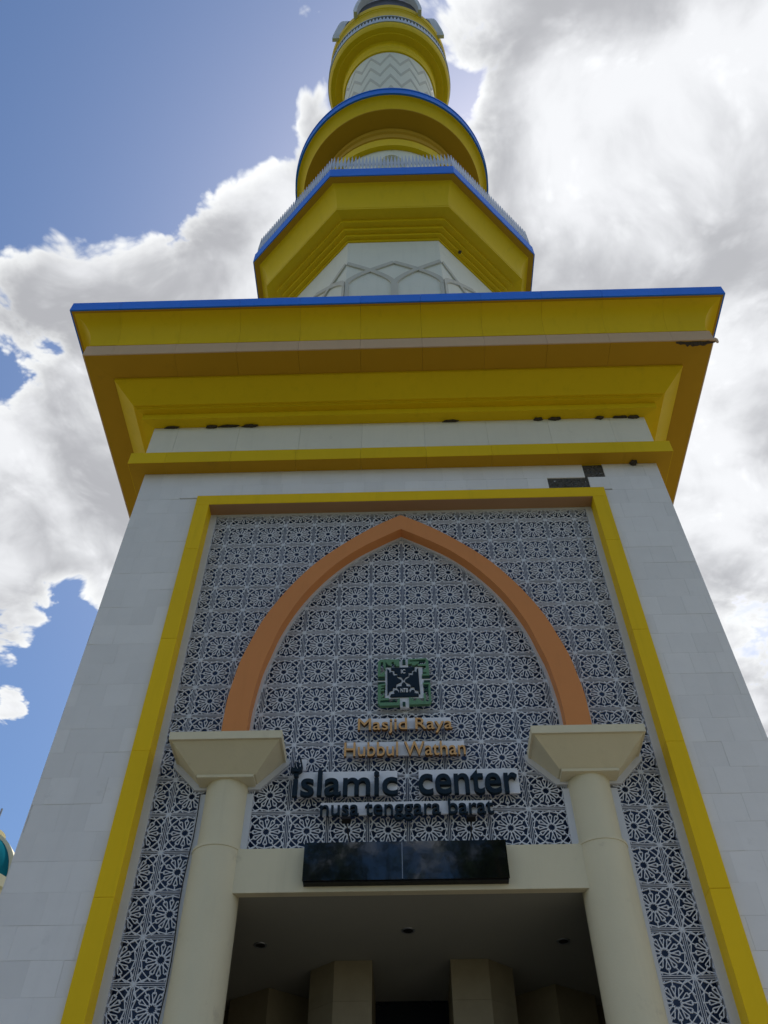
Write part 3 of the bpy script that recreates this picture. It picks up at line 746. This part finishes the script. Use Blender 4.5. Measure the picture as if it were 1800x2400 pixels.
for g in nav:
    m_ = (sum(q[0] for q in g)/len(g), sum(q[1] for q in g)/len(g))
    eplate('navy_leaf', [(m_[0]+.985*(q[0]-m_[0]), m_[1]+.985*(q[1]-m_[1])) for q in g], 11.876, 11.899, 'letter_navy')
x0, zb = U(752, 452); x1, zt_ = U(850, 370)
text_line('IC', x0, x1, zb, zt_, 11.872, .006, 0.012, 0.0, 'I', 'white_print', None, emb)
x0, zb = U(735, 852); x1, zt_ = U(900, 770)
text_line('NTB', x0, x1, zb, zt_, 11.872, .006, 0.012, 0.0, 'N', 'white_print', None, emb)
# word signs
def word_sign(label, boards, lines, mat, side, yb, yl, depth, weight, bevel):
    e = empty('sign', (sum(b[0]+b[1] for b in boards)/(2*len(boards)), 11.98, boards[0][2]), label, 'sign')
    for (a, b, c, d) in boards: box('backing_board', (a, b, yb, yb+.03, c, d), 'board_grey', e, .004)
    for (s, a, b, c, d, ref) in lines: text_line(s, a, b, c, d, yl, depth, weight, bevel, ref, mat, side, e)
    for (a, b, c, d) in boards:                                 # stand-offs fixing the board to the lattice
        for t in (.15, .85): box('bracket', (a+(b-a)*t-.012, a+(b-a)*t+.012, yb+.03, 12.0, (c+d)/2-.012, (c+d)/2+.012), 'steel', e)
    return e
def Zs(z, Y): return 1.6 + (z-1.6)*Y/11.75
def Xs(x, Y): return x*Y/11.75
Yb, Yt = 11.90, 11.85
def wl(s, x0, x1, z0, z1, ref, Y): return (s, Xs(x0, Y), Xs(x1, Y), Zs(z0, Y), Zs(z1, Y), ref)
def bd(x0, x1, z0, z1, Y): return (Xs(x0, Y), Xs(x1, Y), Zs(z0, Y), Zs(z1, Y))
word_sign('upper line of raised tan letters just below the green emblem', [bd(-.70, .80, 10.005, 10.215, Yb)], [wl('Masjid Raya', -.735, .822, 10.025, 10.245, 'M', 11.79)], 'letter_tan', 'letter_side', Yb, 11.858, .060, .007, .007)
word_sign('wider second line of raised tan letters above the big dark letters', [bd(-.90, .985, 9.50, 9.755, Yb)], [wl('Hubbul Wathan', -.945, 1.003, 9.53, 9.785, 'H', 11.79)], 'letter_tan', 'letter_side', Yb, 11.858, .060, .007, .007)
big = word_sign('line of the largest dark navy rounded letters on grey boards', [bd(-1.675, -.095, 8.80, 9.225, Yb), bd(.235, 1.78, 8.80, 9.235, Yb)],
          [wl('islamic', -1.725, -.09, 8.845, 9.275, 'l', 11.79), wl('center', .23, 1.765, 8.845, 9.255, 't', 11.79)], 'letter_navy', None, Yb, 11.856, .070, .012, .022)
# crown-like mark over the first letter
def Q(px, py, Y=11.79):
    d = RAY(px, py); t = Y/d.y; return (d.x*t, 1.6 + d.z*t)
crown = [(681, 1804), (684, 1797), (690, 1800), (700, 1801), (705, 1796), (706, 1786), (702, 1776), (707, 1780), (709, 1792), (707, 1803), (700, 1808), (688, 1808)]
poly_extrude('crown_mark', [Q(*p) for p in crown], 11.79, 11.89, 'letter_navy', big)
poly_extrude('crown_mark', [Q(*p) for p in [(690, 1801), (689, 1790), (692, 1781), (694, 1795), (697, 1800)]], 11.792, 11.888, 'letter_navy', big)
poly_extrude('crown_mark', [Q(*p) for p in [(698, 1800), (697, 1790), (699, 1779), (702, 1793), (702, 1800)]], 11.794, 11.886, 'letter_navy', big)
x0, z0 = Q(705, 1806, Yb); x1, z1 = Q(719, 1779, Yb)
box('backing_board', (x0, x1, Yb+.002, Yb+.03, z0, z1), 'board_grey', big)
word_sign('lowest line of small dark letters just above the black glossy board', [bd(-1.265, 1.325, 8.475, 8.69, Yb)], [wl('nusa tenggara barat', -1.275, 1.352, 8.505, 8.71, 't', 11.79)], 'letter_navy', None, Yb, 11.858, .060, .008, .014)
bpy.data.objects.remove(txt_o)

# glossy black board
gb = empty('notice_board', (XC, 11.70, 7.4), 'wide glossy black board mounted on the cream entrance beam', 'board')
Yk = 11.70
def k_(x, z): return (x*Yk/11.2, 1.6+(z-1.6)*Yk/11.2)
(xa, zt_), (xb, zb_) = k_(-1.397, 7.745), k_(1.397, 7.202)
xm = xa + (xb-xa)*.485
for (p0, p1) in ((xa, xm-.002), (xm+.002, xb)):
    box('glossy_panel', (p0, p1, Yk, Yk+.03, zb_, zt_), 'black_gloss', gb)
box('edge_frame', (xa+.01, xb-.01, Yk+.031, 11.848, zb_-.015, zt_-.01), 'black', gb)
box('joint_strip', (xm-.006, xm+.006, Yk-.004, Yk-.0005, zb_+.01, zt_-.005), 'steel', gb)
# floodlights on the board
for (x, w) in ((-.86, 'under the word with the double g, beside the long first word'), (.985, 'under the last word of the lowest letter line')):
    w = 'nearer the column with the hanging cable' if x < 0 else 'nearer the column without a cable'
    fl = empty('floodlight', (x, 11.6, zt_), 'black floodlight on thin arm, ' + w, 'floodlight', 'floodlights on the black board')
    z0 = zt_ - .01
    tube('arm', [(x+.05 if x < 0 else x-.02, 11.78, z0), (x+.03 if x < 0 else x-.01, 11.72, z0+.16), (x, 11.66, z0+.30)], .009, 'black', fl)
    v, f = boxes([(-.065, .065, -.035, .035, -.045, .045)])
    h = mk('lamp_head', v, f, 'black', None)
    for vv in h.data.vertices:
        p = Matrix.Rotation(rad(-38), 3, 'X') @ vv.co; vv.co = (x+p.x, 11.66+p.y, z0+.335+p.z)
    link2 = h; col.objects.unlink(h); link(h, fl)
    v, f = boxes([(-.055, .055, .0355, .040, -.036, .036)])
    g = mk('lamp_glass', v, f, 'dark_glass', None)
    for vv in g.data.vertices:
        p = Matrix.Rotation(rad(-38), 3, 'X') @ vv.co; vv.co = (x+p.x, 11.66+p.y, z0+.335+p.z)
    col.objects.unlink(g); link(g, fl)

# hanging cable
cab = tube('cable', [(-3.19+.02*math.sin(i*1.1), 11.955-.006*(i % 2), 9.0-.36*i) for i in range(25)], .008, 'black')
tag(cab, 'thin black cable hanging down the lattice beside a round column', 'cable')

# mud nests under the mouldings
def lump(name, x, y, z, rx, ry, rz_, label):
    bm = bmesh.new(); bmesh.ops.create_icosphere(bm, subdivisions=3, radius=1.0)
    ph = random.random()*10
    for vv in bm.verts:
        c = vv.co.copy()
        k = 1 + .22*math.sin(c.x*5+ph)*math.sin(c.y*4+ph) + .16*math.sin(c.z*7+c.x*6+ph) + random.uniform(-.07, .07)
        vv.co = (x + c.x*rx*k, y + c.y*ry*k, z + c.z*rz_*k)
    me = bpy.data.meshes.new(name); bm.to_mesh(me); bm.free(); me.materials.append(MAT['mud'])
    me.polygons.foreach_set('use_smooth', [True]*len(me.polygons))
    return tag(link(bpy.data.objects.new(name, me)), label, 'nest', 'mud nests under the yellow mouldings')
Yn = YC - 5.866 - .05
for (x, rx, lb) in ((-4.42, .13, 'dark mud nest on the frieze top, inner one of the pair with a second nest'), (-3.50, .17, 'largest dark mud nest on the frieze top'), (-5.38, .16, 'thin smear of dark mud nest by the frieze corner far from the fallen slabs'), (-4.0, .22, 'low ridge of mud joining two nests on the frieze top'),
                    (3.80, .13, 'dark mud nest on the frieze top above the two fallen slabs'), (4.86, .09, 'small mud nest on the frieze top above the single fallen slab'), (5.66, .12, 'dark mud nest by the frieze corner above the fallen slabs'), (5.35, .16, 'low mud smear beside the corner nest above the fallen slabs'), (1.30, .17, 'flat mud nest near the middle of the frieze top'), (3.40, .10, 'small mud nest on the frieze between the middle and the fallen slabs')):
    flat = 'smear' in lb or 'ridge' in lb or 'flat' in lb
    lump('mud_nest', x, Yn+.025, 18.645 if flat else 18.635, rx*1.0, .045 if flat else .05, .014 if flat else .036, lb)
lump('mud_nest', 5.303, 11.70, 16.955, .075, .075, .06, 'round grey mud nest below the yellow band beside the fallen slab')
lump('mud_nest', 2.62, YC-3.70, 33.40, .06, .07, .05, 'small rust brown nest under the octagonal mouldings')

# torn corner of the tan fascia
tc_ = empty('torn_flashing', (7.0, 10.1, 19.47), 'torn dark strip of cladding hanging at the corner of the tan fascia', 'flashing')
v, f = [], []
n = 16
for i in range(n+1):
    x = XC+6.55 + .92*i/n
    zz = 19.485 - .05*math.sin(i/n*math.pi)*random.uniform(.5, 1.3)
    v += [(x, 10.09 + .02*random.random(), 19.492), (x, 10.12+.05*math.sin(i/n*math.pi)*random.uniform(.5, 1.3), zz-.01), (x, 10.14+.12*math.sin(i/n*math.pi)*random.uniform(.3, 1.1), 19.486)]
for i in range(n):
    for j in range(2): f.append((i*3+j, i*3+j+1, i*3+j+4, i*3+j+3))
mk('torn_sheet', v, f, 'mud', tc_)
poly_extrude('bent_lip', [(XC+7.30, 19.49), (XC+7.47, 19.56), (XC+7.51, 19.50), (XC+7.50, 19.37), (XC+7.46, 19.36), (XC+7.44, 19.45)], 10.05, 10.09, 'tan', tc_)

# ================================================================== BEYOND THE TOWER
dm = empty('domed_pavilion', (-23.6, 45, 0), 'teal domed pavilion with cream arch rim and dark finial beyond the tower', 'building')
dxx, dyy, dz = -24.3, 45.0, 23.95
lathe('wall', [(.1, 0), (3.1, 0), (3.1, 23.3), (3.25, 23.4), (3.25, dz), (.1, dz)], 'cream', dm, 64, True, dxx, dyy)
lathe('dome', [(.02, dz+.002)] + [(2.95*math.cos(t*math.pi/2/16)**.8 if t < 16 else .02, dz+.002+2.95*math.sin(t*math.pi/2/16)) for t in range(17)], 'teal', dm, 64, True, dxx, dyy)
ao = [(dxx+3.15*math.cos(math.pi*i/30), dz+3.15*math.sin(math.pi*i/30)) for i in range(31)]
ai = [(dxx+2.80*math.cos(math.pi*i/30), dz+2.80*math.sin(math.pi*i/30)) for i in range(31)]
strip_between('arch_rim', ao, ai, 44.2, 45.6, 'cream', dm)
lathe('cap', [(.02, dz+3.0), (1.0, dz+3.0), (1.1, dz+3.15), (.6, dz+3.4), (.02, dz+3.5)], 'cream', dm, 32, True, dxx+.4, dyy)
tube('finial', [(dxx+.78, dyy, dz+3.3), (dxx+.79, dyy, dz+4.75)], .06, 'steel', dm)
hr = empty('hall_building', (26, 46, 0), 'grey tiled roof peeping out past the edge of the marble wall', 'building')
v, f = boxes([(20.5, 34, 40.5, 52, 0, 26.5)]); mk('wall', v, f, 'cream', hr)
mk('roof', [(19.6, 40, 29.25), (34.5, 40, 26.0), (34.5, 53, 26.0), (19.6, 53, 29.25), (19.6, 40, 26.0), (19.6, 53, 26.0)], [(0, 1, 2, 3), (0, 4, 1), (3, 2, 5), (0, 3, 5, 4), (4, 5, 2, 1)], 'roof_grey', hr)

# trees behind the viewer: the black board mirrors them
material('bark', (0.10, 0.075, 0.05), 0.9, 0.3, 6, bump=0.6, bscale=12)
material('leaf', (0.045, 0.085, 0.022), 0.6, 0.45, 0.9)
def tree(x, y, h, rad_, label):
    t = empty('tree', (x, y, 0), label, 'tree', 'trees facing the entrance')
    rs = random.Random(int(x*10)+77)
    v, f = [], []
    def limb(p0, p1, r0, r1):
        p0, p1 = Vector(p0), Vector(p1); d = (p1-p0).normalized(); u = d.orthogonal().normalized(); w = d.cross(u); b = len(v)
        for p, r_ in ((p0, r0), (p1, r1)):
            for k in range(8): v.append(p + u*r_*math.cos(k*math.pi/4) + w*r_*math.sin(k*math.pi/4))
        for k in range(8): f.append((b+k, b+(k+1) % 8, b+8+(k+1) % 8, b+8+k))
    zc = h-rad_*.62
    limb((x, y, 0), (x+.2, y, h*.38), .42, .30)
    cl = []
    for i in range(16):
        a = i*2.4; q = rs.uniform(.3, .8)
        e = Vector((x+math.cos(a)*rad_*q, y+math.sin(a)*rad_*q, zc+rs.uniform(-.25, .45)*rad_*(1-q*.4)))
        limb((x+.2, y, h*.36), e, .20, .05); cl.append((e, rad_*rs.uniform(.26, .42)))
    mk('trunk', v, f, 'bark', t)
    v, f = [], []
    for e, r_ in cl + [(Vector((x, y, zc+rad_*.25)), rad_*.45)]:
        for k in range(420):
            d = Vector((rs.gauss(0, 1), rs.gauss(0, 1), rs.gauss(0, .75))).normalized()*r_*rs.uniform(.55, 1.05)
            p = e+d; n1 = Vector((rs.gauss(0, 1), rs.gauss(0, 1), rs.gauss(0, 1))).normalized(); n2 = n1.orthogonal().normalized()
            s1 = rs.uniform(.14, .26); b = len(v)
            v += [p-n1*s1, p+n2*s1*.5, p+n1*s1, p-n2*s1*.5]; f.append((b, b+1, b+2, b+3))
    me = bpy.data.meshes.new('crown'); me.from_pydata([tuple(q) for q in v], [], f); me.materials.append(MAT['leaf'])
    link(bpy.data.objects.new('crown', me), t)
tree(6.5, -15.5, 25.5, 6.5, 'tall broad leafy tree with the higher crown facing the entrance')
tree(-5.5, -16.0, 22.0, 6.8, 'lower broad leafy tree with the flatter crown facing the entrance')
